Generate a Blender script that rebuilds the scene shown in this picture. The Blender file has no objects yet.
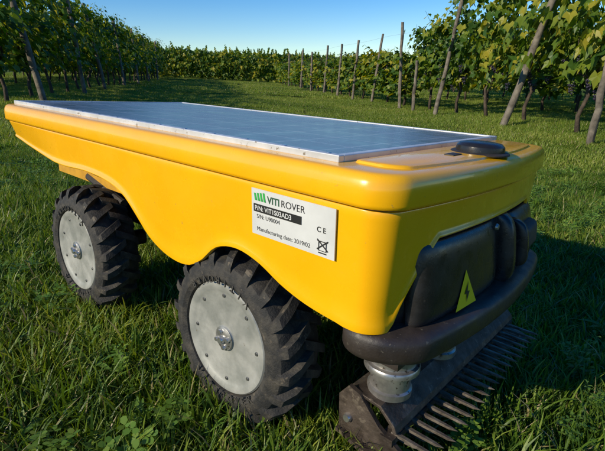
import bpy, bmesh, math, random
import numpy as np
from mathutils import Vector, Matrix, Euler
random.seed(7); rng=np.random.default_rng(11)
K=0.08
scene=bpy.context.scene
scene.view_settings.view_transform='Standard'
scene.view_settings.look='None'
scene.view_settings.exposure=0

# ---------------------------------------------------------------- helpers
def link(o): scene.collection.objects.link(o); return o
def mesh_obj(name,verts,faces,mat=None,smooth=True,do_link=True,parent=None,split=None):
    me=bpy.data.meshes.new(name); me.from_pydata([tuple(v) for v in verts],[],[tuple(f) for f in faces]); me.update()
    bm=bmesh.new(); bm.from_mesh(me); bmesh.ops.recalc_face_normals(bm,faces=bm.faces); bm.to_mesh(me); bm.free()
    if smooth:
        for p in me.polygons: p.use_smooth=True
    o=bpy.data.objects.new(name,me)
    if mat: me.materials.append(mat)
    if do_link: link(o)
    if parent: o.parent=parent
    if split:
        m=o.modifiers.new('es','EDGE_SPLIT'); m.split_angle=math.radians(split)
    return o
def raw_obj(name,verts,faces,mat,do_link=True,smooth=False):
    me=bpy.data.meshes.new(name); me.from_pydata([tuple(v) for v in verts],[],[tuple(f) for f in faces]); me.update()
    if smooth:
        for p in me.polygons: p.use_smooth=True
    if mat:
        for m in (mat if isinstance(mat,list) else [mat]): me.materials.append(m)
    o=bpy.data.objects.new(name,me)
    if do_link: link(o)
    return o
def empty(name,loc=(0,0,0)):
    e=bpy.data.objects.new(name,None); e.location=loc; e.empty_display_size=.1; return link(e)
def tube(pts,rad,seg=8,cap=True):
    V=[];F=[]
    pts=[Vector(p) for p in pts]
    for i,p in enumerate(pts):
        d=(pts[min(i+1,len(pts)-1)]-pts[max(i-1,0)]).normalized()
        a=d.orthogonal().normalized() if i==0 else (a-d*a.dot(d)).normalized()
        b=d.cross(a); r=rad[i] if hasattr(rad,'__len__') else rad
        for k in range(seg):
            t=2*math.pi*k/seg; V.append(p+a*math.cos(t)*r+b*math.sin(t)*r)
    for i in range(len(pts)-1):
        for k in range(seg):
            F.append((i*seg+k,i*seg+(k+1)%seg,(i+1)*seg+(k+1)%seg,(i+1)*seg+k))
    if cap:
        F.append(tuple(range(seg))[::-1]); n=(len(pts)-1)*seg; F.append(tuple(range(n,n+seg)))
    return V,F
class MB:
    def __init__(s): s.V=[];s.F=[]
    def add(s,vf):
        n=len(s.V); s.V+=list(vf[0]); s.F+=[tuple(i+n for i in f) for f in vf[1]]; return s
def boxvf(x0,x1,y0,y1,z0,z1):
    V=[(x,y,z) for x in(x0,x1) for y in(y0,y1) for z in(z0,z1)]
    return V,[(0,1,3,2),(4,6,7,5),(0,4,5,1),(2,3,7,6),(0,2,6,4),(1,5,7,3)]
def lathe(prof,seg=64,close=False):
    V=[];F=[]
    for r,y in prof:
        for k in range(seg):
            t=2*math.pi*k/seg; V.append((r*math.cos(t),y,r*math.sin(t)))
    n=len(prof)
    for i in range(n if close else n-1):
        j=(i+1)%n
        for k in range(seg):
            F.append((i*seg+k,i*seg+(k+1)%seg,j*seg+(k+1)%seg,j*seg+k))
    return V,F
def bevel(o,w,s=3):
    m=o.modifiers.new('bev','BEVEL'); m.width=w; m.segments=s; m.limit_method='ANGLE'; m.angle_limit=math.radians(35); return o

# ---------------------------------------------------------------- materials
def newmat(name):
    m=bpy.data.materials.new(name); m.use_nodes=True; nt=m.node_tree
    return m,nt,nt.nodes['Principled BSDF'],nt.nodes['Material Output']
def noise(nt,scale,detail=5,coord='Object',rough=.6):
    tc=nt.nodes.new('ShaderNodeTexCoord'); n=nt.nodes.new('ShaderNodeTexNoise')
    n.inputs['Scale'].default_value=scale; n.inputs['Detail'].default_value=detail; n.inputs['Roughness'].default_value=rough
    nt.links.new(tc.outputs[coord],n.inputs['Vector']); return n
def ramp(nt,src,stops):
    r=nt.nodes.new('ShaderNodeValToRGB'); e=r.color_ramp.elements
    while len(e)<len(stops): e.new(.5)
    for i,(p,c) in enumerate(stops): e[i].position=p; e[i].color=(*c,1)
    nt.links.new(src,r.inputs['Fac']); return r
def solid(name,c1,c2,scale=6,rough=.5,metal=0,bump=.0,bscale=40,coat=0,spec=.5,lo=.35,hi=.65,r2=None,speck=None):
    m,nt,b,o=newmat(name)
    n=noise(nt,scale); r=ramp(nt,n.outputs['Fac'],[(lo,c1),(hi,c2)]); col=r.outputs['Color']
    if speck:
        ns=noise(nt,speck[0],3); rs=ramp(nt,ns.outputs['Fac'],[(speck[1],(0,0,0)),(speck[1]+.06,(1,1,1))]); mx=nt.nodes.new('ShaderNodeMix'); mx.data_type='RGBA'
        nt.links.new(rs.outputs['Color'],mx.inputs[0]); nt.links.new(col,mx.inputs[6]); mx.inputs[7].default_value=(*speck[2],1); col=mx.outputs[2]
    nt.links.new(col,b.inputs['Base Color'])
    b.inputs['Roughness'].default_value=rough; b.inputs['Metallic'].default_value=metal
    b.inputs['Specular IOR Level'].default_value=spec; b.inputs['Coat Weight'].default_value=coat
    if r2 is not None:
        n3=noise(nt,scale*1.7); mr=nt.nodes.new('ShaderNodeMapRange'); mr.inputs['To Min'].default_value=rough; mr.inputs['To Max'].default_value=r2
        mr.inputs['From Min'].default_value=.35; mr.inputs['From Max'].default_value=.65
        nt.links.new(n3.outputs['Fac'],mr.inputs['Value']); nt.links.new(mr.outputs['Result'],b.inputs['Roughness'])
    if bump:
        n2=noise(nt,bscale); bp=nt.nodes.new('ShaderNodeBump'); bp.inputs['Strength'].default_value=bump; bp.inputs['Distance'].default_value=.01
        nt.links.new(n2.outputs['Fac'],bp.inputs['Height']); nt.links.new(bp.outputs['Normal'],b.inputs['Normal'])
    return m
def leafmat(name,cols,nscale=1.2,trans=.35,rough=.45,rw=.6,spec=.35):
    m,nt,b,o=newmat(name)
    g=nt.nodes.new('ShaderNodeNewGeometry')
    n=nt.nodes.new('ShaderNodeTexNoise'); n.inputs['Scale'].default_value=nscale; n.inputs['Detail'].default_value=4
    nt.links.new(g.outputs['Position'],n.inputs['Vector'])
    mx=nt.nodes.new('ShaderNodeMix'); mx.data_type='FLOAT'; mx.inputs[0].default_value=rw
    mr=nt.nodes.new('ShaderNodeMapRange'); mr.inputs['From Min'].default_value=.3; mr.inputs['From Max'].default_value=.7
    nt.links.new(n.outputs['Fac'],mr.inputs['Value'])
    nt.links.new(mr.outputs['Result'],mx.inputs[2]); nt.links.new(g.outputs['Random Per Island'],mx.inputs[3])
    r=ramp(nt,mx.outputs[0],cols)
    nt.links.new(r.outputs['Color'],b.inputs['Base Color']); b.inputs['Roughness'].default_value=rough; b.inputs['Specular IOR Level'].default_value=spec
    t=nt.nodes.new('ShaderNodeBsdfTranslucent'); hs=nt.nodes.new('ShaderNodeHueSaturation'); hs.inputs['Hue'].default_value=.485; hs.inputs['Value'].default_value=1.5; hs.inputs['Saturation'].default_value=1.1
    nt.links.new(r.outputs['Color'],hs.inputs['Color']); nt.links.new(hs.outputs['Color'],t.inputs['Color'])
    ms=nt.nodes.new('ShaderNodeMixShader'); ms.inputs[0].default_value=trans
    nt.links.new(b.outputs[0],ms.inputs[1]); nt.links.new(t.outputs[0],ms.inputs[2]); nt.links.new(ms.outputs[0],o.inputs['Surface'])
    return m
M_yel=solid('yellow_plastic',(.84,.41,.003),(.88,.44,.004),.8,.22,coat=.4,r2=.33,bump=.02,bscale=60,speck=(9,.71,(.45,.27,.05)))
M_yelshade=solid('yellow_plastic_inner_shade',(.40,.20,.01),(.6,.31,.012),2,.6)  # body yellow darkened: the shade inside the wheel arches is put into the colour
M_black=solid('black_plastic',(.010,.010,.011),(.02,.018,.017),2,.2,r2=.38,bump=.05,bscale=30,speck=(14,.66,(.055,.05,.04)))
M_brown=solid('bumper_plastic',(.022,.017,.015),(.040,.031,.026),1.8,.33,r2=.55,bump=.1,bscale=25,speck=(12,.64,(.08,.07,.055)))
M_rub=solid('tyre_rubber',(.016,.016,.016),(.065,.057,.045),3.5,.75,bump=.3,bscale=22,lo=.42,hi=.7,speck=(5,.63,(.11,.09,.065)))
M_disc=solid('wheel_disc_metal',(.27,.28,.26),(.42,.42,.39),2.0,.40,metal=.35,bump=.06,bscale=8,r2=.58,speck=(6,.70,(.2,.18,.13)))
M_bolt=solid('bolt_steel',(.5,.5,.5),(.7,.7,.7),5,.3,metal=.9)
M_boltd=solid('bolt_dark',(.10,.10,.10),(.2,.2,.19),5,.4,metal=.7)
M_dark=solid('chassis_dark',(.015,.013,.012),(.04,.032,.026),3,.6,bump=.15,bscale=12)
M_steel=solid('worn_steel',(.04,.03,.024),(.11,.085,.068),2.5,.45,metal=.5,bump=.2,bscale=14,r2=.7,speck=(6,.6,(.16,.13,.10)))
M_teeth=solid('comb_steel',(.10,.08,.065),(.28,.24,.2),4,.38,metal=.6,bump=.2,bscale=14,r2=.6)
M_silver=solid('hub_aluminium',(.30,.29,.28),(.52,.50,.48),3,.35,metal=.8,speck=(9,.6,(.12,.10,.08)))
M_alu=solid('panel_frame_aluminium',(.50,.51,.52),(.66,.67,.68),1.5,.38,metal=.3,speck=(11,.64,(.25,.22,.18)))
M_label=solid('label_white',(.56,.57,.56),(.64,.65,.64),1.5,.3)
M_ink=solid('label_ink',(.01,.01,.01),(.02,.02,.02),2,.5)
M_green=solid('label_green',(.02,.32,.05),(.03,.36,.06),2,.5)
M_gtxt=solid('label_dark_green',(.03,.09,.05),(.04,.11,.06),2,.5)
M_warn=solid('warning_yellow',(.8,.6,.01),(.85,.65,.01),2,.4)
M_wood=solid('post_wood',(.07,.058,.045),(.21,.18,.14),9,.85,bump=.6,bscale=30)
M_bark=solid('vine_bark',(.03,.022,.016),(.09,.065,.045),14,.9,bump=.7,bscale=40)
M_wire=solid('trellis_wire',(.2,.2,.2),(.35,.35,.35),3,.5,metal=.6)
M_grape=solid('grape_skin',(.012,.012,.03),(.035,.025,.06),30,.4)
def panelmat():
    m,nt,b,o=newmat('solar_glass')
    tc=nt.nodes.new('ShaderNodeTexCoord'); br=nt.nodes.new('ShaderNodeTexBrick')
    br.offset=0; br.squash=1; br.inputs['Scale'].default_value=1
    br.inputs['Brick Width'].default_value=1.12; br.inputs['Row Height'].default_value=1.08; br.inputs['Mortar Size'].default_value=.018
    br.inputs['Mortar Smooth'].default_value=.1
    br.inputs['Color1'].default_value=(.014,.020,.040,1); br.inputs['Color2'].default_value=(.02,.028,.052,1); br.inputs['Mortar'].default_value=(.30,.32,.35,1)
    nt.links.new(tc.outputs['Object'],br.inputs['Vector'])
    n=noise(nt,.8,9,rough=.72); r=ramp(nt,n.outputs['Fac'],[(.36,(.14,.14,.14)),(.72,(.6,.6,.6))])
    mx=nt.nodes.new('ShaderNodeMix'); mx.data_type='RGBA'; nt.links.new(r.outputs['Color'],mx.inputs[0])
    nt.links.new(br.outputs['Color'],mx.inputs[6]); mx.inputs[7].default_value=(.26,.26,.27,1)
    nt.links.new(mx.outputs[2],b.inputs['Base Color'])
    mr=nt.nodes.new('ShaderNodeMapRange'); mr.inputs['To Min'].default_value=.08; mr.inputs['To Max'].default_value=.42
    nt.links.new(n.outputs['Fac'],mr.inputs['Value']); nt.links.new(mr.outputs['Result'],b.inputs['Roughness'])
    b.inputs['IOR'].default_value=1.9
    return m
M_panel=panelmat()
M_grass=leafmat('grass_blades',[(.12,(.045,.10,.012)),(.5,(.12,.21,.022)),(.9,(.31,.35,.055))],2.6,.38,rw=.55)
M_grassfar=leafmat('grass_blades_far',[(.12,(.08,.14,.018)),(.5,(.17,.25,.03)),(.88,(.33,.36,.07))],.6,.38,rw=.5)
M_weed=leafmat('weed_leaves',[(.1,(.05,.12,.015)),(.5,(.12,.23,.03)),(.9,(.24,.35,.06))],1.5,.3)
M_dry=leafmat('dry_blades',[(.1,(.2,.17,.07)),(.9,(.38,.32,.15))],1.5,.2)
M_vine=leafmat('vine_leaves',[(.05,(.025,.065,.010)),(.40,(.065,.135,.015)),(.66,(.17,.23,.020)),(.92,(.42,.35,.035))],.9,.42,rw=.6)

# ---------------------------------------------------------------- terrain
def H(x,y):
    x=np.asarray(x,float); y=np.asarray(y,float)
    dx=x+.179; dy=y-1.062
    h=np.where(dx>0,-.052*1.6*np.tanh(dx/1.6),-.052*14*np.tanh(dx/14))-.023*1.5*np.tanh(dy/1.5)
    far=np.clip((np.hypot(dx,dy)-1.2)/2,0,1)
    h=h+far*(.02*np.sin(x*1.7+.4*y)+.02*np.sin(y*1.3-x*.6+1)+.008*np.sin(4.1*x+2*y))
    t=np.clip((y-42)/110,0,1); h=h+5.5*t*t*(3-2*t)
    return h
xs=np.concatenate([np.linspace(-160,-14,30),np.linspace(-13.5,-3,60),np.linspace(-2.9,3,90),np.linspace(3.2,14,55),np.linspace(15,160,30)])
ys=np.concatenate([np.linspace(-60,-3,20),np.linspace(-2.8,4,100),np.linspace(4.15,36,130),np.linspace(38,300,60)])
X,Y=np.meshgrid(xs,ys); Z=H(X,Y)
V=np.stack([X.ravel(),Y.ravel(),Z.ravel()],1); nx=len(xs); F=[]
for j in range(len(ys)-1):
    for i in range(nx-1):
        a=j*nx+i; F.append((a,a+1,a+nx+1,a+nx))
M_ground,nt,b,o=newmat('ground_soil_and_turf')
n1=noise(nt,.9,6); n2=noise(nt,40,6)
r1=ramp(nt,n1.outputs['Fac'],[(.3,(.06,.10,.018)),(.7,(.11,.16,.03))]); r2=ramp(nt,n2.outputs['Fac'],[(.35,(.3,.27,.2)),(.7,(1,1,1))])
mm=nt.nodes.new('ShaderNodeMix'); mm.data_type='RGBA'; mm.blend_type='MULTIPLY'; mm.inputs[0].default_value=1
nt.links.new(r1.outputs['Color'],mm.inputs[6]); nt.links.new(r2.outputs['Color'],mm.inputs[7]); nt.links.new(mm.outputs[2],b.inputs['Base Color'])
b.inputs['Roughness'].default_value=1; b.inputs['Specular IOR Level'].default_value=.05
ground=raw_obj('ground',V,F,M_ground,smooth=True)

# ---------------------------------------------------------------- scatter via geometry nodes
def scatter(name,pts,rots,scl,idx,coll,parent=None):
    scl=np.asarray(scl,np.float32)
    if scl.ndim==1: scl=np.stack([scl]*3,1)
    me=bpy.data.meshes.new(name); me.vertices.add(len(pts)); me.vertices.foreach_set('co',np.asarray(pts,np.float32).ravel())
    a=me.attributes.new('rot','FLOAT_VECTOR','POINT'); a.data.foreach_set('vector',np.asarray(rots,np.float32).ravel())
    a=me.attributes.new('scl','FLOAT_VECTOR','POINT'); a.data.foreach_set('vector',scl.ravel())
    a=me.attributes.new('idx','INT','POINT'); a.data.foreach_set('value',np.asarray(idx,np.int32))
    ob=link(bpy.data.objects.new(name,me)); 
    if parent: ob.parent=parent
    ng=bpy.data.node_groups.new(name+'_gn','GeometryNodeTree')
    ng.interface.new_socket('Geometry',in_out='INPUT',socket_type='NodeSocketGeometry'); ng.interface.new_socket('Geometry',in_out='OUTPUT',socket_type='NodeSocketGeometry')
    N=ng.nodes; gi=N.new('NodeGroupInput'); go=N.new('NodeGroupOutput'); ip=N.new('GeometryNodeInstanceOnPoints'); ci=N.new('GeometryNodeCollectionInfo')
    ci.inputs['Collection'].default_value=coll; ci.inputs['Separate Children'].default_value=True; ci.inputs['Reset Children'].default_value=True
    def na(nm,t):
        n=N.new('GeometryNodeInputNamedAttribute'); n.data_type=t; n.inputs['Name'].default_value=nm; return n.outputs['Attribute']
    L=ng.links; L.new(gi.outputs[0],ip.inputs['Points']); L.new(ci.outputs[0],ip.inputs['Instance']); ip.inputs['Pick Instance'].default_value=True
    L.new(na('idx','INT'),ip.inputs['Instance Index']); L.new(na('rot','FLOAT_VECTOR'),ip.inputs['Rotation']); L.new(na('scl','FLOAT_VECTOR'),ip.inputs['Scale'])
    L.new(ip.outputs[0],go.inputs[0]); m=ob.modifiers.new('scatter','NODES'); m.node_group=ng
    return ob
def coll(name,objs):
    c=bpy.data.collections.new(name)
    for o in objs: c.objects.link(o)
    return c
def tile(name,S,n,h0,h1,w,lean,mat,seg=3,clump=.5):
    m=int(math.sqrt(n)); n=m*m; g=(np.stack(np.meshgrid(np.arange(m),np.arange(m)),-1).reshape(-1,2)+rng.random((n,2)))/m-.5
    pos=g*S; fx=2*np.pi/S
    pat=.5+.5*np.sin(fx*pos[:,0]+rng.uniform(0,6))*np.cos(fx*pos[:,1]+rng.uniform(0,6)); pat2=np.sin(3*fx*pos[:,0]+rng.uniform(0,6))*np.sin(3*fx*pos[:,1]+rng.uniform(0,6))
    h=(h0+(h1-h0)*rng.beta(1.5,2.8,n))*(1-clump*.45+clump*(.6*pat+.35*pat2)); h=np.maximum(h,h0*.6)
    d=rng.uniform(0,6.283,n)+.0; ln=rng.uniform(.1,lean,n)*h; tw=d+1.57+rng.uniform(-.8,.8,n); ww=w*rng.uniform(.55,1.3,n)
    wide=rng.random(n)<.06; ww=np.where(wide,ww*2.3,ww); h=np.where(wide,h*.8,h)
    vs=[]
    for s in range(seg+1):
        f=s/seg; k=ln*f**1.8; z=h*(f-.22*f**3*(ln/h))-.006; hw=ww*.5*(1-f**2.2)+.0002
        cx=pos[:,0]+np.cos(d)*k; cy=pos[:,1]+np.sin(d)*k
        if s<seg:
            vs.append(np.stack([cx-np.cos(tw)*hw,cy-np.sin(tw)*hw,z],1)); vs.append(np.stack([cx+np.cos(tw)*hw,cy+np.sin(tw)*hw,z],1))
        else: vs.append(np.stack([cx,cy,z],1))
    nv=2*seg+1; V=np.stack(vs,1).reshape(-1,3); F=[]
    base=np.arange(n)*nv
    for b0 in base:
        b0=int(b0)
        for s in range(seg-1): a=b0+2*s; F.append((a,a+1,a+3,a+2))
        a=b0+2*(seg-1); F.append((a,a+1,a+2))
    o=raw_obj(name,V,F,[mat,M_dry],do_link=False,smooth=True)
    mi=np.repeat((rng.random(n)<.06).astype(np.int32),seg); o.data.polygons.foreach_set('material_index',mi); return o
def leafstrip(V,F,base,dirv,up,length,width,fold=.25,droop=.6,seg=5):
    side=dirv.cross(up).normalized(); b0=len(V)
    for s in range(seg+1):
        f=s/seg; c=base+dirv*length*f+up*(length*(.75*f-droop*f*f)); w=width*.5*(math.sin(math.pi*min(1,f*.93+.05))**.8)
        V+= [c-side*w+up*w*fold, c, c+side*w+up*w*fold]
    for s in range(seg):
        a=b0+3*s; F+=[(a,a+1,a+4,a+3),(a+1,a+2,a+5,a+4)]
def rosette(name,n,L0,L1,wr,mat):
    V=[];F=[]
    for i in range(n):
        t=i*2.4+random.uniform(-.3,.3); L=random.uniform(L0,L1)
        leafstrip(V,F,Vector((random.uniform(-.008,.008),random.uniform(-.008,.008),0)),Vector((math.cos(t),math.sin(t),0)),Vector((0,0,1)),L,L*wr*random.uniform(.8,1.2),droop=random.uniform(.1,.8))
    return raw_obj(name,V,F,mat,do_link=False,smooth=True)
def clover(name,n,mat,hh=.07,rad=.06,ls=.008):
    V=[];F=[]
    for i in range(n):
        r=rad*math.sqrt(random.random()); t=random.random()*6.283; h=random.uniform(.4,1)*hh; p=Vector((r*math.cos(t),r*math.sin(t),h))
        for j in range(3):
            a=t+j*2.094; u=Vector((math.cos(a),math.sin(a),random.uniform(-.1,.5))).normalized(); s=Vector((-math.sin(a),math.cos(a),0)); b0=len(V)
            L=ls*random.uniform(.8,1.3)
            V+=[p,p+u*L*.5-s*L*.45,p+u*L*1.1-s*L*.4,p+u*L*1.25,p+u*L*1.1+s*L*.4,p+u*L*.5+s*L*.45]; F.append(tuple(range(b0,b0+6)))
        b0=len(V); V+=[Vector((p.x*.5,p.y*.5,-.005)),Vector((p.x*.5+.0012,p.y*.5,-.005)),p]; F.append((b0,b0+1,b0+2))
    return raw_obj(name,V,F,mat,do_link=False)
def bushy(name,n,mat):
    V=[];F=[]
    for i in range(n):
        t=random.random()*6.283; top=Vector((math.cos(t)*random.uniform(.01,.05),math.sin(t)*random.uniform(.01,.05),random.uniform(.05,.10)))
        b0=len(V); V+=[Vector((0,0,-.005)),Vector((.002,0,-.005)),top,Vector((0,.002,-.005))]; F+=[(b0,b0+1,b0+2),(b0,b0+3,b0+2)]
        m=12
        for j in range(m):
            f=(j+2)/(m+1); a=j*2.4+t; L=.018*(1.15-.5*f)
            leafstrip(V,F,top*f,Vector((math.cos(a),math.sin(a),0)),Vector((0,0,1)),L,L*.5,seg=3,droop=.5)
    return raw_obj(name,V,F,mat,do_link=False,smooth=True)
TS,TM,TF=.25,1.0,3.0
C_near=coll('near_blades',[tile('t%d'%i,TS,2300,.014,.088,.0036,.95,M_grass,3,.7) for i in range(6)])
C_mid=coll('mid_blades',[tile('m%d'%i,TM,7000,.018,.075,.0062,.9,M_grassfar,2,.5) for i in range(4)])
C_far=coll('far_blades',[tile('f%d'%i,TF,13000,.02,.085,.016,.9,M_grassfar,2,.4) for i in range(3)])
C_weed=coll('weeds_src',[rosette('w0',11,.025,.055,.30,M_weed),rosette('w1',8,.035,.08,.2,M_weed),clover('w2',34,M_weed,.045,.05),clover('w3',22,M_weed,.04,.035),bushy('w4',6,M_weed),bushy('w5',8,M_weed)])
def tiles(name,S,x0,x1,y0,y1,coll_,nvar,keepf,sx=1.03):
    gx=np.arange(x0+S/2,x1,S); gy=np.arange(y0+S/2,y1,S); x,y=[q.ravel() for q in np.meshgrid(gx,gy)]
    k=keepf(x,y); x=x[k];y=y[k]; e=S*.45
    sxp=(H(x+e,y)-H(x-e,y))/(2*e); syp=(H(x,y+e)-H(x,y-e))/(2*e); z=(H(x+e,y)+H(x-e,y)+H(x,y+e)+H(x,y-e))/4
    rots=[]
    for a,b_ in zip(sxp,syp):
        nrm=Vector((-a,-b_,1)).normalized(); q=Vector((0,0,1)).rotation_difference(nrm)@Euler((0,0,rng.integers(0,4)*math.pi/2)).to_quaternion(); rots.append(tuple(q.to_euler()))
    n=len(x); hz=1+.22*np.sin(x*2.3+1)*np.cos(y*1.9)+rng.uniform(-.12,.12,n)
    return scatter(name,np.stack([x,y,z],1),np.array(rots),np.stack([np.full(n,sx),np.full(n,sx),hz],1),rng.integers(0,nvar,n),coll_)

cam_z=.5587
P=math.atan(151/460)
cP,sP=math.cos(P),math.sin(P)
def c2w(r,u,f): return Vector((r,f*cP+u*sP,u*cP-f*sP))
U=c2w(-.7475,.2302,.623).normalized(); Vv=c2w(.661,.185,.727); Vv=(Vv-U*Vv.dot(U)).normalized(); Xl=-U; Nn=Xl.cross(Vv).normalized()
org=Vector((0,0,cam_z))+(U*10.3+Vv*8.8-Nn*6.8)*K
RM=Matrix(((Xl.x,Vv.x,Nn.x),(Xl.y,Vv.y,Nn.y),(Xl.z,Vv.z,Nn.z)))
def uvof(x,y):
    dx=x-org.x; dy=y-org.y
    return 10.3-(dx*Xl.x+dy*Xl.y)/K, 8.8+(dx*Vv.x+dy*Vv.y)/K
tiles('grass',TS,-3,3,.25,3.25,C_near,6,lambda x,y: np.abs(x)<.76*y+.65)
tiles('meadow_grass',TM,-12,12,3.25,13.25,C_mid,4,lambda x,y: np.abs(x)<.74*y+1.5,1.02)
tiles('distant_grass',TF,-33,33,13.25,46.25,C_far,3,lambda x,y: np.abs(x)<.70*y+2.5,1.02)
def region(y0,y1,dens,a=.74,b=.6):
    area=(a*(y1+y0)/2+b)*2*(y1-y0); n=int(area*dens*1.25)
    y=rng.uniform(y0,y1,n*2); W=a*y1+b; x=rng.uniform(-W,W,n*2); k=np.abs(x)<a*y+b; x=x[k];y=y[k]
    m=int(area*dens); return x[:m],y[:m]
x,y=region(.3,3.4,210); u_,v_=uvof(x,y); un=(u_>2.4)&(u_<16.5)&(v_>4.9)&(v_<12.6)
cl=np.sin(x*4+2)+np.sin(y*5-x*2)+rng.normal(0,.8,len(x)); keep=~un&(cl>-.3); x=x[keep];y=y[keep]; n=len(x)
idx=rng.choice(6,n,p=[.34,.34,.13,.13,.03,.03]); right=(x>.45)&(y<1.3)&(rng.random(n)<.35); idx=np.where(right,rng.integers(4,6,n),idx)
scatter('weeds',np.stack([x,y,H(x,y)+.008],1),np.stack([rng.normal(0,.15,n),rng.normal(0,.15,n),rng.uniform(0,6.28,n)],1),rng.uniform(.6,1.15,n),idx,C_weed)

# ---------------------------------------------------------------- vines
OUT=[(0,-.12),(.3,-.36),(.5,-.05),(.62,.32),(.3,.42),(0,1.0),(-.3,.42),(-.62,.32),(-.5,-.05),(-.3,-.36)]
def grapeleaf(V,F,p,n,tip,s):
    side=n.cross(tip).normalized()
    b0=len(V); V.append(p-n*s*.08)
    for a,b in OUT: V.append(p+side*a*s+tip*b*s+n*s*(.14*abs(a)-.2*b*b*.5))
    m=len(OUT)
    for i in range(m): F.append((b0,b0+1+i,b0+1+(i+1)%m))
def vineseg(name,nl,s0,s1,bot=.5,top=1.8,thick=.2,shoots=3):
    V=[];F=[]; c=0; ph=[random.uniform(0,6.28) for _ in range(6)]
    while c<nl:
        x=random.uniform(-.55,.55); t=random.betavariate(1.25,1.3); z=bot+(top-bot)*t; y=random.gauss(0,thick)*(1.1-.5*abs(t-.45))
        q=math.sin(6.28*x*1.5+ph[0]+2*z)+math.sin(5.5*z+ph[1]+3*x)+math.sin(9*y+ph[2])*.6+.7*math.sin(12*z+ph[3]+6*x)
        if q<-.25+random.gauss(0,.45): 
            if random.random()<.9: c+=.35; continue
        c+=1
        yo=1 if y>0 else -1
        nn=Vector((random.gauss(0,.5),yo*random.uniform(.1,1.2)+random.gauss(0,.4),random.uniform(.0,1.1))).normalized()
        tip=Vector((random.gauss(0,.5),yo*.2+random.gauss(0,.4),-.8)); tip=(tip-nn*tip.dot(nn)).normalized()
        grapeleaf(V,F,Vector((x,y,z)),nn,tip,random.uniform(s0,s1))
    for _ in range(shoots):
        bx=random.uniform(-.5,.5); by=random.gauss(0,.12); dx=random.gauss(0,.35); dy=random.gauss(0,.35); Ls=random.uniform(.2,.5); b=Vector((bx,by,top-.15)); e=b+Vector((dx*Ls,dy*Ls,Ls))
        v2,f2=tube([b,(b+e)/2+Vector((.02,0,.02)),e],[.004,.003,.002],4); n0=len(V); V+=v2; F+=[tuple(i+n0 for i in f) for f in f2]
        k=int(Ls/.05)
        for j in range(k):
            p=b.lerp(e,j/k)+Vector((0,(.05 if j%2 else -.05),0)); nn=Vector((random.gauss(0,.5),(1 if j%2 else -1)*.6,.7)).normalized(); tip=Vector((random.gauss(0,.5),(1 if j%2 else -1),-.3)); tip=(tip-nn*tip.dot(nn)).normalized()
            grapeleaf(V,F,p,nn,tip,s1*(.95-.5*j/k))
    return raw_obj(name,V,F,M_vine,do_link=False)
C_v1=coll('vine_near',[vineseg('vn%d'%i,640,.065,.120,.45,1.8,.2,4) for i in range(5)])
C_v2=coll('vine_far',[vineseg('vf%d'%i,350,.10,.17,.36,1.8,.2,3) for i in range(4)])
gv=[];gf=[]
for _ in range(34):
    z=random.uniform(-.13,0); r=.045*(1+z/.16)*random.random()**.5+.005; t=random.random()*6.28
    bm=bmesh.new(); bmesh.ops.create_icosphere(bm,subdivisions=1,radius=.0095,matrix=Matrix.Translation((r*math.cos(t),r*math.sin(t),z)))
    n0=len(gv); gv+=[v.co.copy() for v in bm.verts]; gf+=[tuple(v.index+n0 for v in f.verts) for f in bm.faces]; bm.free()
C_grape=coll('grape_src',[raw_obj('gr',gv,gf,M_grape,do_link=False,smooth=True)])

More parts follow.
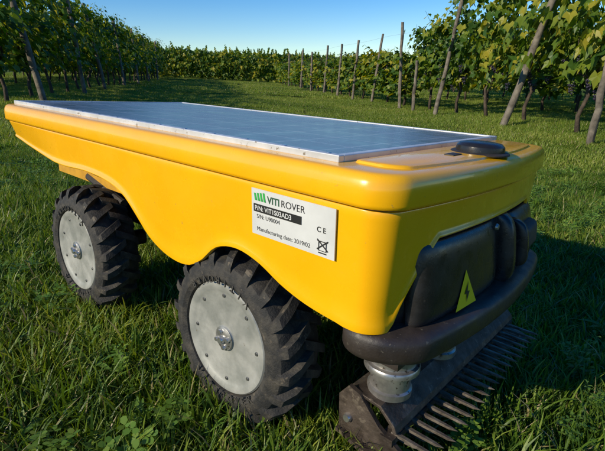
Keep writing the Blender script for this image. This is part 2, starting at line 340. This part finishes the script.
def vine_row(p0,p1,top,trunks=True,grapes=False,near=True,step=1.0,skip=0,wd=1.0,dz=0):
    p0=np.array(p0,float);p1=np.array(p1,float); L=np.linalg.norm(p1-p0); d=(p1-p0)/L; nrm=np.array([-d[1],d[0]]); ang=math.atan2(d[1],d[0])
    e=empty('grapevine_row')
    s=np.arange(step/2,L,step); s=s[rng.random(len(s))>=skip]; n=len(s); tp=(np.array([top(q) if callable(top) else top for q in s])-dz)*rng.uniform(.94,1.06,n)
    xy=p0+np.outer(s,d)+np.outer(rng.normal(0,.04,n),nrm)
    rot=np.stack([np.zeros(n),np.zeros(n),ang+rng.integers(0,2,n)*math.pi+rng.normal(0,.05,n)],1)
    scatter('leaves',np.stack([xy[:,0],xy[:,1],H(xy[:,0],xy[:,1])+dz],1),rot,np.stack([np.full(n,step*1.02),np.full(n,wd),tp/1.8],1),rng.integers(0,5 if near else 4,n),C_v1 if near else C_v2,e)
    mb=MB(); q0=.3; j=lambda a: random.gauss(0,a)
    while q0<L and trunks:
        c=p0+d*q0; z0=float(H(c[0],c[1]))
        q=[(c[0],c[1],z0-.05),(c[0]+j(.03),c[1]+j(.03),z0+.2),(c[0]+j(.05),c[1]+j(.05),z0+.42),(c[0]+j(.05),c[1]+j(.05),z0+.62),(c[0]+j(.06),c[1]+j(.06),z0+.85)]
        mb.add(tube(q,[.034,.026,.023,.026,.014],7))
        for sg in(-1,1):
            q2=[q[3],(c[0]+d[0]*.22*sg,c[1]+d[1]*.22*sg,z0+.74+j(.02)),(c[0]+d[0]*.5*sg,c[1]+d[1]*.5*sg,z0+.78+j(.03))]
            mb.add(tube(q2,[.02,.014,.009],6))
        for _ in range(4):
            o=random.uniform(-.5,.5); b=(c[0]+d[0]*o,c[1]+d[1]*o,z0+.7); mb.add(tube([b,(b[0]+j(.06),b[1]+j(.06),z0+.9),(b[0]+j(.1),b[1]+j(.1),z0+1.2)],[.005,.004,.003],4))
        q0+=random.uniform(.9,1.1)
    if mb.V: mesh_obj('trunks',mb.V,mb.F,M_bark,parent=e)
    mw=MB()
    for hz in(.75,1.15,1.45):
        m=12; mw.add(tube([(p0[0]+(p1[0]-p0[0])*i/m,p0[1]+(p1[1]-p0[1])*i/m,float(H(p0[0]+(p1[0]-p0[0])*i/m,p0[1]+(p1[1]-p0[1])*i/m))+hz) for i in range(m+1)],.0016,4))
    mesh_obj('wires',mw.V,mw.F,M_wire,parent=e)
    if grapes:
        n=int(L*10); s=rng.uniform(0,L,n); xy=p0+np.outer(s,d)+np.outer(rng.normal(0,.16,n),nrm)
        scatter('grapes',np.stack([xy[:,0],xy[:,1],H(xy[:,0],xy[:,1])+rng.uniform(.5,.9,n)],1),np.zeros((n,3)),rng.uniform(.8,1.2,n),np.zeros(n,int),C_grape,e)
    return e
def rx(Yy): return 2.75-.195*(Yy-6.23)
def lx(Yy): return -4.7-.194*(Yy-9.5)
vine_row((rx(3.2)+.38,3.2),(rx(9.8)+.38,9.8),lambda s: 2.15 if s<3.6 else 2.15-.6*(s-3.6)/3.0,grapes=True)
vine_row((rx(9.8)+.15,9.8),(rx(27)+.15,27),1.08,near=False,step=1.0,wd=.8,skip=.08)
vine_row((rx(2.5)+2.7,2.5),(rx(14)+2.7,14),1.75,near=False)
vine_row((rx(2.5)+4.9,3.5),(rx(20)+4.9,20),1.75,near=False)
vine_row((lx(5.5),5.5),(lx(28),28),1.75)
vine_row((lx(6)-2.4,6),(lx(29)-2.4,29),1.8,near=False)
vine_row((lx(9)-4.8,9),(lx(30)-4.8,30),1.9,near=False)
vine_row((-17,30),(13,31.5),1.75,trunks=False,near=False,wd=1.3,dz=-.3)
vine_row((-19,33.5),(15,35),1.85,trunks=False,near=False,wd=1.3,dz=-.3)
vine_row((-21,37),(17,38.5),1.9,trunks=False,near=False,wd=1.3,dz=-.3)
# unseen vines added toward the sun, out of frame, to shade the foreground grass
vine_row((-4.15,-.45),(-3.15,-2.1),1.42,near=False,wd=.6)

def post(x,y,h,r,lx_,ly_,par=None):
    z0=float(H(x,y)); m=7; pts=[];rad=[]
    for i in range(m+1):
        f=i/m; pts.append((x+lx_*f+random.gauss(0,.005),y+ly_*f+random.gauss(0,.005),z0-.1+(h+.1)*f)); rad.append(r*(1.05-.2*f)*random.uniform(.94,1.06))
    V,F=tube(pts,rad,10)
    V=[v+Vector((random.gauss(0,.0025),random.gauss(0,.0025),random.gauss(0,.006) if k>=len(V)-10 else 0)) for k,v in enumerate(V)]
    return mesh_obj('wooden_post',V,F,M_wood,split=50)
for (yy,h,r,lean,ly) in [(4.72,.95,.036,.03,0),(6.2,2.2,.044,.50,-.2),(8.1,1.95,.035,.28,-.12),(9.6,1.6,.032,-.04,0),(9.0,.9,.032,.04,0),(11.3,1.5,.032,.2,0),(12.8,1.5,.034,.12,0),(14.3,1.45,.035,.1,0),(16,1.5,.038,.12,0),(18,1.4,.04,.04,0),(20,1.5,.04,.1,0),(23,1.5,.04,.05,0)]:
    post(rx(yy)-.14,yy-.05,h,r,lean,ly)
for (yy,h,r,lean) in [(7.2,2.0,.05,-.32),(9.6,1.95,.04,-.1),(11.6,1.9,.04,-.28),(14.2,1.85,.04,-.12),(17,1.8,.04,-.05),(20,1.8,.04,-.1),(23.5,1.8,.04,.05)]:
    post(lx(yy)+.36,yy,h,r,lean,0)

# ---------------------------------------------------------------- the robot
rob=empty('robotic_mower'); rob.matrix_world=Matrix.Translation(org)@RM.to_4x4()@Matrix.Scale(K,4)
def L_(u,v,z): return (10.3-u,v-8.8,z)
def part(name,V,F,mat,uv=True,smooth=True,split=35,**k):
    return mesh_obj(name,[L_(*q) for q in V] if uv else V,F,mat,smooth=smooth,parent=rob,split=split)
U0,U1,V0,V1=3.02,17.9,5.2,12.30
def outline(off=0,nc=10,ns=90,nf=60,rf=.42,rr=.6,bow=.34):
    u0,u1,v0,v1=U0-off,U1+off,V0-off,V1+off; rf=max(rf+off,.05); rr=max(rr+off,.05); P_=[]
    def arc(cu,cv,r,a0,a1):
        for i in range(nc+1):
            a=math.radians(a0+(a1-a0)*i/nc); P_.append((cu+r*math.cos(a),cv+r*math.sin(a)))
    arc(u1-rr,v0+rr,rr,0,-90)
    for i in range(1,ns): P_.append((u1-rr+(u0+rf-u1+rr)*i/ns,v0))
    arc(u0+rf,v0+rf,rf,270,180)
    for i in range(1,nf): P_.append((u0,v0+rf+(v1-v0-2*rf)*i/nf))
    arc(u0+rf,v1-rf,rf,180,90)
    for i in range(1,ns): P_.append((u0+rf+(u1-rr-u0-rf)*i/ns,v1))
    arc(u1-rr,v1-rr,rr,90,0)
    for i in range(1,12): P_.append((u1,v1-rr+(v0-v1+2*rr)*i/12))
    out=[]
    for u,v in P_:
        f=max(0,1-((v-8.8)/3.6)**2); wt=max(0,min(1,(U0+1.2-u)/1.2))
        out.append((u-bow*f*wt,v))
    return out
prof=[(2.5,3.25),(3.4,3.27),(4.3,3.36),(4.9,3.52),(5.5,3.78),(6.1,3.88),(6.7,3.72),(7.2,3.3),(7.7,3.05),(8.4,3.05),(9.1,3.3),(9.6,3.7),(10.1,4.08),(10.8,4.3),(12,4.38),(13.4,4.32),(14.5,4.36),(16.2,4.52),(17.4,4.7),(18.5,4.78)]
def pz(u):
    for i in range(len(prof)-1):
        if prof[i][0]<=u<=prof[i+1][0]:
            a,b_=prof[i],prof[i+1]; p_=prof[max(i-1,0)]; q_=prof[min(i+2,len(prof)-1)]
            h_=b_[0]-a[0]; t=(u-a[0])/h_
            m0=(b_[1]-p_[1])/(b_[0]-p_[0])*h_; m1=(q_[1]-a[1])/(q_[0]-a[0])*h_
            return (2*t**3-3*t*t+1)*a[1]+(t**3-2*t*t+t)*m0+(-2*t**3+3*t*t)*b_[1]+(t**3-t*t)*m1
    return prof[-1][1] if u>5 else prof[0][1]
ol=outline(0); cu,cv=10.3,8.8
NR=14; V=[];F=[]
for i,(u,v) in enumerate(ol):
    d=min(v-V0,V1-v)
    zb=pz(u)
    if u<3.7:
        t=max(0,min(1,(d-.5)/.85)); t=t**.7; zb=3.27+(4.66-3.27)*t
    pu,pv=ol[i-1]; nu,nv=ol[(i+1)%len(ol)]; tx,ty=nu-pu,nv-pv; l=math.hypot(tx,ty); nx_,ny_=ty/l,-tx/l
    if nx_*(cu-u)+ny_*(cv-v)<0: nx_,ny_=-nx_,-ny_
    for r in range(NR+1):
        f=r/NR; z=5.2+(zb-5.2)*f; ins=.02+.055*(5.2-z)
        rear=max(0,min(1,(u-14)/4)); ins+=rear*(5.2-z)*.35
        if f>.85: ins-=.06*((f-.85)/.15)
        V.append((u+nx_*ins,v+ny_*ins,z))
n=len(ol)
for i in range(n):
    j=(i+1)%n
    for r in range(NR): F.append((i*(NR+1)+r,j*(NR+1)+r,j*(NR+1)+r+1,i*(NR+1)+r+1))
sh=part('body_shell',V,F,M_yel,split=None); m=sh.modifiers.new('s','SOLIDIFY'); m.thickness=.09; m.offset=-1; bevel(sh,.025,2); mm_=sh.modifiers.new('es','EDGE_SPLIT'); mm_.split_angle=math.radians(40)
rings=[(-.3,5.235),(.04,5.235),(.07,5.255),(.08,5.30),(.08,5.50),(.065,5.60),(.03,5.672),(-.015,5.706),(-.06,5.722),(-.12,5.728),(-.26,5.732)]
V=[];F=[]
for off,z in rings:
    for (u,v) in outline(off): V.append((u,v,z))
for k in range(len(rings)-1):
    for i in range(n): j=(i+1)%n; F.append((k*n+i,k*n+j,(k+1)*n+j,(k+1)*n+i))
F.append(tuple(range((len(rings)-1)*n,len(rings)*n)))
part('top_cover',V,F,M_yel,split=50)
V=[];F=[]
for off,z in[(-.06,5.12),(-.06,5.3)]:
    for (u,v) in outline(off): V.append((u,v,z))
for i in range(n): j=(i+1)%n; F.append((i,j,n+j,n+i))
part('seam_gasket',V,F,M_ink)
V,F=boxvf(3.6,16.4,6.25,11.35,3.6,5.15); bevel(part('inner_hull',V,F,M_yelshade,smooth=False),.35,4)
V,F=boxvf(4.2,15.2,6.9,10.7,2.5,3.62); bevel(part('chassis',V,F,M_dark,smooth=False),.2,3)
V=[];F=[]
for z,ins in[(5.728,0),(5.765,.02),(5.78,.06)]:
    pts=[]
    u0,u1,v0,v1,r=3.25+ins,4.0-ins,5.75+ins,11.8-ins,.3
    for (cu_,cv_,a0) in[(u1-.1,v0+.1,-90),(u1-.1,v1-.1,0),(u0+r,v1-r,90),(u0+r,v0+r,180)]:
        rr_=.1 if cu_>u0+r+.01 else r
        for i in range(9):
            a=math.radians(a0+90*i/8); pts.append((cu_+rr_*math.cos(a),cv_+rr_*math.sin(a)))
    q=pts[:27]
    for i in range(1,16):
        vv=(v1-r)+(v0+r-v1+r)*i/16; q.append((u0,vv))
    q+=pts[27:]
    for (uu,vv) in q:
        wt=max(0,min(1,(3.8-uu)/.5)); V.append((uu-.36*wt*max(0,1-((vv-8.8)/3.4)**2),vv,z))
nn=len(q)
for k in range(2):
    for i in range(nn): j=(i+1)%nn; F.append((k*nn+i,k*nn+j,(k+1)*nn+j,(k+1)*nn+i))
F.append(tuple(range(2*nn,3*nn)))
part('front_deck',V,F,M_yel,split=40)
pu0,pu1,pv0,pv1=4.08,17.6,5.5,12.1
fr=MB(); w=.14; z0,z1=5.725,5.84
fr.add(boxvf(pu0,pu1,pv0,pv0+w,z0,z1)).add(boxvf(pu0,pu1,pv1-w,pv1,z0,z1)).add(boxvf(pu0,pu0+w,pv0+w+.002,pv1-w-.002,z0,z1-.003)).add(boxvf(pu1-w,pu1,pv0+w+.002,pv1-w-.002,z0,z1-.003))
bevel(part('panel_frame',fr.V,fr.F,M_alu,smooth=False,split=None),.015,2)
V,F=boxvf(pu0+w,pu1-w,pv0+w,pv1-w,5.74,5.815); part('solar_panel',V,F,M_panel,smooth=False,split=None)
sc_=MB()
for i in range(15):
    q=lathe([(0.0001,0),(.03,.0),(.04,.015)],10); sc_.add(([(pu0+.25+i*.93+a,pv0+w/2+c,z1+.012-b_) for a,b_,c in q[0]],q[1]))
part('frame_screws',sc_.V,sc_.F,M_bolt)
def lathez(prof,u,v,seg=40):
    V,F=lathe(prof,seg); return [(u+a,v+c,b_) for a,b_,c in V],F
V,F=lathez([(.0001,5.98),(.25,5.975),(.38,5.95),(.43,5.90),(.44,5.84),(.44,5.78)],3.22,8.75); part('stop_knob',V,F,M_black)
V,F=lathez([(.0001,5.805),(.50,5.803),(.53,5.785),(.53,5.76)],3.22,8.75); part('knob_base',V,F,M_dark)
bevel(part('key_slot',*boxvf(3.25,3.42,7.65,8.0,5.77,5.80),M_dark,smooth=False),.03,2)

def lobe(name,va,vb,za,zb_,u_edge,u_front,mat,p=3.4,nv=28,nz=20,taper=.0,lean=.22):
    V=[];F=[]
    for i in range(nv+1):
        a=-1+2*i/nv
        for j in range(nz+1):
            b=-1+2*j/nz
            aa=math.sin(a*math.pi/2); bb=math.sin(b*math.pi/2)
            k=max(0,1-abs(aa)**p)**(1/p)*max(0,1-abs(bb)**p)**(1/p)
            z=(za+zb_)/2+bb*(zb_-za)/2; hw=(vb-va)/2*(1-taper*(bb+1)/2); v=(va+vb)/2+aa*hw
            bowf=.30*(1-min(1,((v-8.8)/3.6)**2))
            V.append((u_edge+(u_front-u_edge)*k-bowf*k+lean*(z-za)/(zb_-za),v,z))
    for i in range(nv):
        for j in range(nz): a=i*(nz+1)+j; F.append((a,a+1,a+nz+2,a+nz+1))
    return part(name,V,F,mat,split=None)
lobe('front_cover',5.75,11.75,3.1,4.78,3.6,2.86,M_black,p=4,taper=.06)
lobe('cover_lobe',6.05,9.0,3.25,4.62,2.95,2.74,M_black,p=5,taper=.05)
lobe('cover_lobe',9.55,11.5,3.25,4.55,2.95,2.70,M_black,p=5,taper=.05)
lobe('cover_ridge',9.05,9.42,3.2,4.66,2.9,2.58,M_black,p=4)
lobe('cover_grip',9.9,10.9,3.75,4.25,2.72,2.60,M_dark,p=6,lean=.06)
lobe('cover_handle',9.62,9.82,3.45,4.45,2.75,2.50,M_black,p=4,lean=.15)
V,F=lathe([(.0001,-.04),(.05,-.04),(.07,0)],14)
for (vv,zz,uu) in[(6.5,4.4,2.86),(8.7,4.45,2.66),(11.1,4.35,2.82),(6.4,3.4,2.8),(11.2,3.45,2.72)]:
    part('cover_screw',[(uu+b_,vv+a,zz+c) for a,b_,c in V],F,M_silver)
def wsx(v,z): return 2.74-.30*(1-((v-8.8)/3.6)**2)+.22*(z-3.25)/1.37-.015
tri=[(6.95,3.34),(7.68,3.34),(7.32,3.98)]
part('warning_sign',[(wsx(v,z),v,z) for v,z in tri],[(0,1,2)],M_warn,smooth=False,split=None)
bl=[(7.30,3.42),(7.42,3.60),(7.34,3.60),(7.38,3.78),(7.24,3.57),(7.32,3.57)]
part('warning_bolt',[(wsx(v,z)-.012,v,z) for v,z in bl],[(0,1,2,5),(2,3,4,5)],M_ink,smooth=False,split=None)
def slab(pts,z0,z1): 
    k=len(pts); return [(u,v,z0) for u,v in pts]+[(u,v,z1) for u,v in pts],[tuple(range(k)),tuple(range(k,2*k))]+[(i,(i+1)%k,k+(i+1)%k,k+i) for i in range(k)]
def bump_poly(R=.75,front=2.62,back=3.82,va=5.32,vb=12.22,bow=.42,Re=.42):
    pts=[]
    for i in range(7):
        a=math.radians(360-90*i/6); pts.append((back-Re+Re*math.cos(a),va+Re+Re*math.sin(a)))
    for i in range(13):
        a=math.radians(270-90*i/12); pts.append((front+R+R*math.cos(a)-(.0001*i),va+R+R*math.sin(a)))
    for q in range(1,24): pts.append((front,va+R+(vb-va-2*R)*q/24))
    for i in range(13):
        a=math.radians(180-90*i/12); pts.append((front+R+R*math.cos(a),vb-R+R*math.sin(a)))
    for i in range(7):
        a=math.radians(90-90*i/6); pts.append((back-Re+Re*math.cos(a)+.0002*i,vb-Re+Re*math.sin(a)))
    return [(u-bow*max(0,1-((v-8.8)/3.5)**2)*max(0,min(1,(front+R-u)/R)),v) for u,v in pts]
def bslab(name,rings,mat):
    V=[];F=[]; n_=None
    for ins,z in rings:
        q=bump_poly(R=.75-ins*.5,front=2.62+ins,va=5.32+ins,vb=12.22-ins,back=3.82-ins,Re=.42-ins*.5); n_=len(q); V+=[(u,v,z) for u,v in q]
    for k in range(len(rings)-1):
        for i in range(n_): j=(i+1)%n_; F.append((k*n_+i,k*n_+j,(k+1)*n_+j,(k+1)*n_+i))
    F.append(tuple(range(n_))); F.append(tuple(range((len(rings)-1)*n_,len(rings)*n_)))
    return part(name,V,F,mat,split=60)
bslab('bumper',[(.2,2.78),(.08,2.80),(.02,2.86),(0,2.93),(0,3.14),(.03,3.22),(.09,3.26),(.2,3.28)],M_brown)

V,F=boxvf(3.82,5.62,0,.02,4.31,5.12)
V=[(a,V0+.055*(5.2-c)+.02-.025+b_-.02,c) for a,b_,c in V]
bevel(part('label_plate',V,F,M_label,smooth=False),.01,2)
def lv(z): return V0+.055*(5.2-z)+.02-.025-.024
tilt=math.atan(.055)
def text(s,u,z,size,mat,name,bold=0,parent=rob,sx=1):
    c=bpy.data.curves.new(name,'FONT'); c.body=s; c.size=size; c.offset=bold; c.materials.append(mat)
    o=bpy.data.objects.new(name,c); link(o); o.parent=parent; o.location=L_(u,lv(z),z); o.rotation_euler=(math.radians(90)+tilt,0,0); o.scale=(sx,1,1); return o
text('VITI',5.24,4.92,.165,M_gtxt,'label_brand_text',.005,sx=1.0)
text('ROVER',4.93,4.92,.165,M_ink,'label_brand_text',.0,sx=1.0)
gl=MB()
for (a,b1,d1) in[(5.56,4.92,5.04),(5.49,4.92,5.05),(5.42,4.92,5.06),(5.35,4.92,5.07)]:
    yv=lv(5)-.002; gl.add(([(a,yv,d1),(a-.045,yv,d1),(a-.075,yv,b1),(a-.03,yv,b1)],[(0,1,2,3)]))
part('label_logo',gl.V,gl.F,M_green,smooth=False,split=None)
zb0,zb1=4.72,4.86; V=[(5.57,lv(zb0)-.002,zb0),(4.48,lv(zb0)-.002,zb0),(4.48,lv(zb1)-.002,zb1),(5.57,lv(zb1)-.002,zb1)]; part('label_bar',V,[(0,1,2,3)],M_ink,smooth=False,split=None)
t=text('P/N: VIT1S03AD3',5.54,4.752,.115,M_label,'label_part_text',.002); t.location.y-=.006
text('S/N: U90004',5.5,4.61,.105,M_ink,'label_serial_text')
text('Manufacturing date: 2019/02',5.5,4.39,.105,M_ink,'label_date_text')
text('C E',4.17,4.70,.12,M_ink,'label_ce_text',.002)
def lq(a,b,c,d): return [(a,lv(c)-.003,c),(b,lv(c)-.003,c),(b,lv(d)-.003,d),(a,lv(d)-.003,d)],[(0,1,2,3)]
bb=MB(); bb.add(lq(4.13,3.97,4.36,4.38)).add(lq(4.13,4.115,4.40,4.55)).add(lq(3.985,3.97,4.40,4.55)).add(lq(4.15,3.95,4.55,4.565)).add(lq(4.12,3.98,4.40,4.412))
for s_ in(1,-1):
    c0=4.05; bb.add(([(c0-.1*s_,lv(4.4)-.003,4.41),(c0-.115*s_,lv(4.4)-.003,4.425),(c0+.1*s_,lv(4.55)-.003,4.59),(c0+.115*s_,lv(4.55)-.003,4.575)],[(0,1,2,3)]))
part('label_bin_mark',bb.V,bb.F,M_ink,smooth=False,split=None)

# wheels
tp=[(1.20,.16),(1.23,.04),(1.34,-.01),(1.50,0.0),(1.62,.07),(1.69,.2),(1.72,.6),(1.69,1.0),(1.62,1.13),(1.5,1.2),(1.34,1.21),(1.22,1.1)]
tyre=MB(); tyre.add(lathe(tp,96,True))
nl=20
def cyl(th,y,r): return (r*math.cos(th),y,r*math.sin(th))
for i in range(nl):
    for s in(0,1):
        th=2*math.pi*(i+.5*s)/nl; W_=.125
        def ym(y): return y if s==0 else 1.2-y
        V=[]
        secs=[(0.02,0.0,1.50,1.64),(.10,.02,1.6,1.80),(.32,.09,1.68,1.88),(.70,.2,1.68,1.87)]
        for (yy,dt,ri,ro) in secs:
            for (a,r) in((-W_/2,ri),(W_/2,ri),(W_/2*.8,ro),(-W_/2*.8,ro)): V.append(cyl(th+dt+a,ym(yy),r))
        F=[(0,1,2,3),(12,15,14,13)]
        for k in range(3):
            for q in range(4): F.append((k*4+q,k*4+(q+1)%4,(k+1)*4+(q+1)%4,(k+1)*4+q))
        tyre.add((V,F))
disc=MB(); disc.add(lathe([(.0001,.05),(.24,.05),(.27,.10),(.95,.11),(1.02,.09),(1.10,.055),(1.17,.055),(1.2,.09),(1.21,.2)],72))
bolts=MB(); bolts2=MB()
def bolt(r,th,rad,y0,h,B=None):
    V,F=lathe([(.0001,y0-h),(rad*.8,y0-h),(rad,y0-h*.7),(rad,y0+.02)],12); (B or bolts).add(([(a+r*math.cos(th),b_,c+r*math.sin(th)) for a,b_,c in V],F))
for i in range(8): bolt(.93,i*2*math.pi/8+.15,.042,.115,.03,bolts2)
for i in range(4): bolt(.17,i*math.pi/2+.4,.055,.05,.07)
bolt(0,0,.085,.05,.11); 
hub=lathe([(.0001,.02),(.13,.02),(.2,.035),(.26,.06)],32)
M_rubt=solid('tyre_letter_rubber',(.04,.037,.032),(.07,.066,.055),4,.7)
def ring_text(parent,s,r,a0,step):
    for k,ch in enumerate(s):
        c=bpy.data.curves.new('tyre_letter','FONT'); c.body=ch; c.size=.22; c.extrude=.012; c.align_x='CENTER'; c.materials.append(M_rubt)
        o=bpy.data.objects.new('tyre_letter',c); link(o); o.parent=parent; a=a0+step*k
        o.matrix_local=Matrix.Translation((r*math.cos(a),-.012,r*math.sin(a)))@Matrix.Rotation(-(a+math.pi/2),4,'Y')@Matrix.Rotation(math.radians(90),4,'X')
def wheel(u,far,spin):
    e=bpy.data.objects.new('wheel',None); link(e); e.parent=rob; e.location=L_(u,12.35 if far else 5.25,1.80)
    e.rotation_euler=(0,spin,math.pi if far else 0)
    mesh_obj('tyre',tyre.V,tyre.F,M_rub,parent=e,split=28); mesh_obj('disc',disc.V,disc.F,M_disc,parent=e,split=30); mesh_obj('bolts',bolts.V,bolts.F,M_bolt,parent=e,split=30); mesh_obj('rim_bolts',bolts2.V,bolts2.F,M_boltd,parent=e,split=30); mesh_obj('hub_plate',hub[0],hub[1],M_silver,parent=e,split=30)
    V,F=lathe([(1.22,.9),(1.1,.95),(.3,.95),(.25,1.2),(.25,2.2),(.0001,2.2)],32); mesh_obj('axle_drum',V,F,M_dark,parent=e,split=30)
    if not far:
        ring_text(e,'VITIROVER',1.36,math.radians(235)+spin,.17); ring_text(e,'VITIROVER',1.36,math.radians(55)+spin,.17)
wheel(6.50,False,.1); wheel(13.28,False,.5); wheel(6.41,True,.3); wheel(13.28,True,.9)
for uc in(6.41,13.28):
    for side in(1,-1):
        f=lambda v: v if side==1 else 17.6-v
        mb=MB(); mb.add(tube([(uc+.1,f(6.9),1.8),(uc+.5,f(6.75),2.9),(uc+.3,f(6.6),3.9)],[.28,.3,.36],10))
        mb.add(tube([(uc-.5,f(6.5),3.1),(uc-.2,f(6.55),4.2)],.16,10)).add(tube([(uc-1.1,f(6.3),3.3),(uc+1.0,f(6.3),3.75)],.12,10))
        part('suspension_arm',mb.V,mb.F,M_dark)
# cutter head
bevel(part('cutter_neck',*boxvf(3.05,4.1,6.2,7.5,2.3,2.82),M_brown,smooth=False),.15,3)
for vc in(6.85,8.8,10.7):
    V,F=lathez([(.40,2.35),(.44,2.3),(.44,2.05),(.50,2.03),(.52,2.0),(.52,1.92),(.45,1.90),(.38,1.88),(.38,1.55),(.42,1.52),(.42,1.4),(.0001,1.4)],3.5,vc); part('cutter_hub',V,F,M_silver)
cs=[(4.15,.95),(4.1,1.30),(3.9,1.42),(3.35,1.36),(3.05,1.10),(3.0,.98)]
V=[];F=[]
for v in(6.3,12.5): V+=[(u,v,z) for u,z in cs]
k=len(cs); F=[(i,i+1,k+i+1,k+i) for i in range(k-1)]
o_=part('cutter_deck',V,F,M_steel,split=None,smooth=False); mo=o_.modifiers.new('s','SOLIDIFY'); mo.thickness=.08; mo.offset=0; bevel(o_,.02,2)
for vv in(6.28,12.5):
    pl=[(4.15,.55),(4.2,1.25),(4.0,1.52),(3.75,1.45),(3.3,1.0),(2.8,.72),(2.68,.55),(2.8,.42)]
    V=[(u,vv-.04,z) for (u,z) in pl]+[(u,vv+.05,z) for u,z in pl]; k=len(pl)
    F=[tuple(range(k)),tuple(range(k,2*k))]+[(i,(i+1)%k,k+(i+1)%k,k+i) for i in range(k)]
    bevel(part('cutter_guard',V,F,M_steel,smooth=False),.03,2)
    V,F=slab([(2.5,vv+.15),(2.7,vv-.12),(3.5,vv-.22),(4.2,vv-.08),(4.2,vv+.3),(3.1,vv+.35)],.42,.50); bevel(part('guard_skid',V,F,M_steel,smooth=False),.03,2)
    V,F=lathe([(.0001,-.08),(.07,-.08),(.09,-.04),(.09,.02)],12); part('guard_bolt',[(3.95+a,vv-.04+b_,.85+c) for a,b_,c in V],F,M_bolt)
bevel(part('comb_bar',*boxvf(2.98,3.24,6.2,12.55,.78,.92),M_steel,smooth=False),.03,2)
tb=MB()
for i in range(21):
    v=6.4+i*.29
    for (z,off,l,w) in((.92,0,.92,.04),(.76,.13,.55,.05)):
        vv=v+off+random.uniform(-.015,.015); u1_=3.1; u2=u1_-l*random.uniform(.93,1.05)
        V=[(u1_,vv-w,z-.03),(u1_,vv+w,z-.03),(u1_,vv+w,z+.03),(u1_,vv-w,z+.03),(u2+.15,vv-w*.7,z-.02),(u2+.15,vv+w*.7,z-.02),(u2+.15,vv+w*.7,z+.03),(u2+.15,vv-w*.7,z+.03),(u2,vv,z+.02)]
        tb.add((V,[(0,1,2,3),(0,4,5,1),(1,5,6,2),(2,6,7,3),(3,7,4,0),(4,8,5),(5,8,6),(6,8,7),(7,8,4)]))
part('comb_teeth',tb.V,tb.F,M_teeth,smooth=False,split=None)
mb=MB()
for i in range(14):
    q=lathe([(.0001,-.05),(.05,-.05),(.07,0)],10); mb.add(([(3.1+aa,6.5+i*.43+cc,.95-b_) for aa,b_,cc in q[0]],q[1]))
part('comb_bolts',mb.V,mb.F,M_bolt)

# ---------------------------------------------------------------- light, sky, camera
sv=Vector((-.85,-.53,0)).normalized(); el=math.radians(26.5); S=Vector((sv.x*math.cos(el),sv.y*math.cos(el),math.sin(el)))
ld=bpy.data.lights.new('sun','SUN'); ld.energy=5.0; ld.angle=math.radians(.5); ld.color=(1,.89,.68)
lo=link(bpy.data.objects.new('sun',ld)); lo.rotation_euler=S.to_track_quat('Z','Y').to_euler(); lo.location=(-5,-3,5)
w=bpy.data.worlds.new('World'); scene.world=w; w.use_nodes=True; nt=w.node_tree
sky=nt.nodes.new('ShaderNodeTexSky'); sky.sky_type='NISHITA'; sky.sun_disc=False; sky.sun_elevation=el; sky.sun_rotation=math.atan2(sv.x,sv.y)%(2*math.pi)
sky.air_density=1.0; sky.dust_density=0; sky.ozone_density=4.0
hs=nt.nodes.new('ShaderNodeHueSaturation'); hs.inputs['Saturation'].default_value=1.4; hs.inputs['Hue'].default_value=.51
bg=nt.nodes['Background']; bg.inputs['Strength'].default_value=.145; nt.links.new(sky.outputs[0],hs.inputs['Color']); nt.links.new(hs.outputs[0],bg.inputs['Color'])
cd=bpy.data.cameras.new('camera'); cd.sensor_width=36; cd.lens=36*460/605; cd.clip_start=.02; cd.clip_end=1000
cam=link(bpy.data.objects.new('camera',cd)); cam.location=(0,0,cam_z); cam.rotation_euler=(math.pi/2-P,0,0); scene.camera=cam
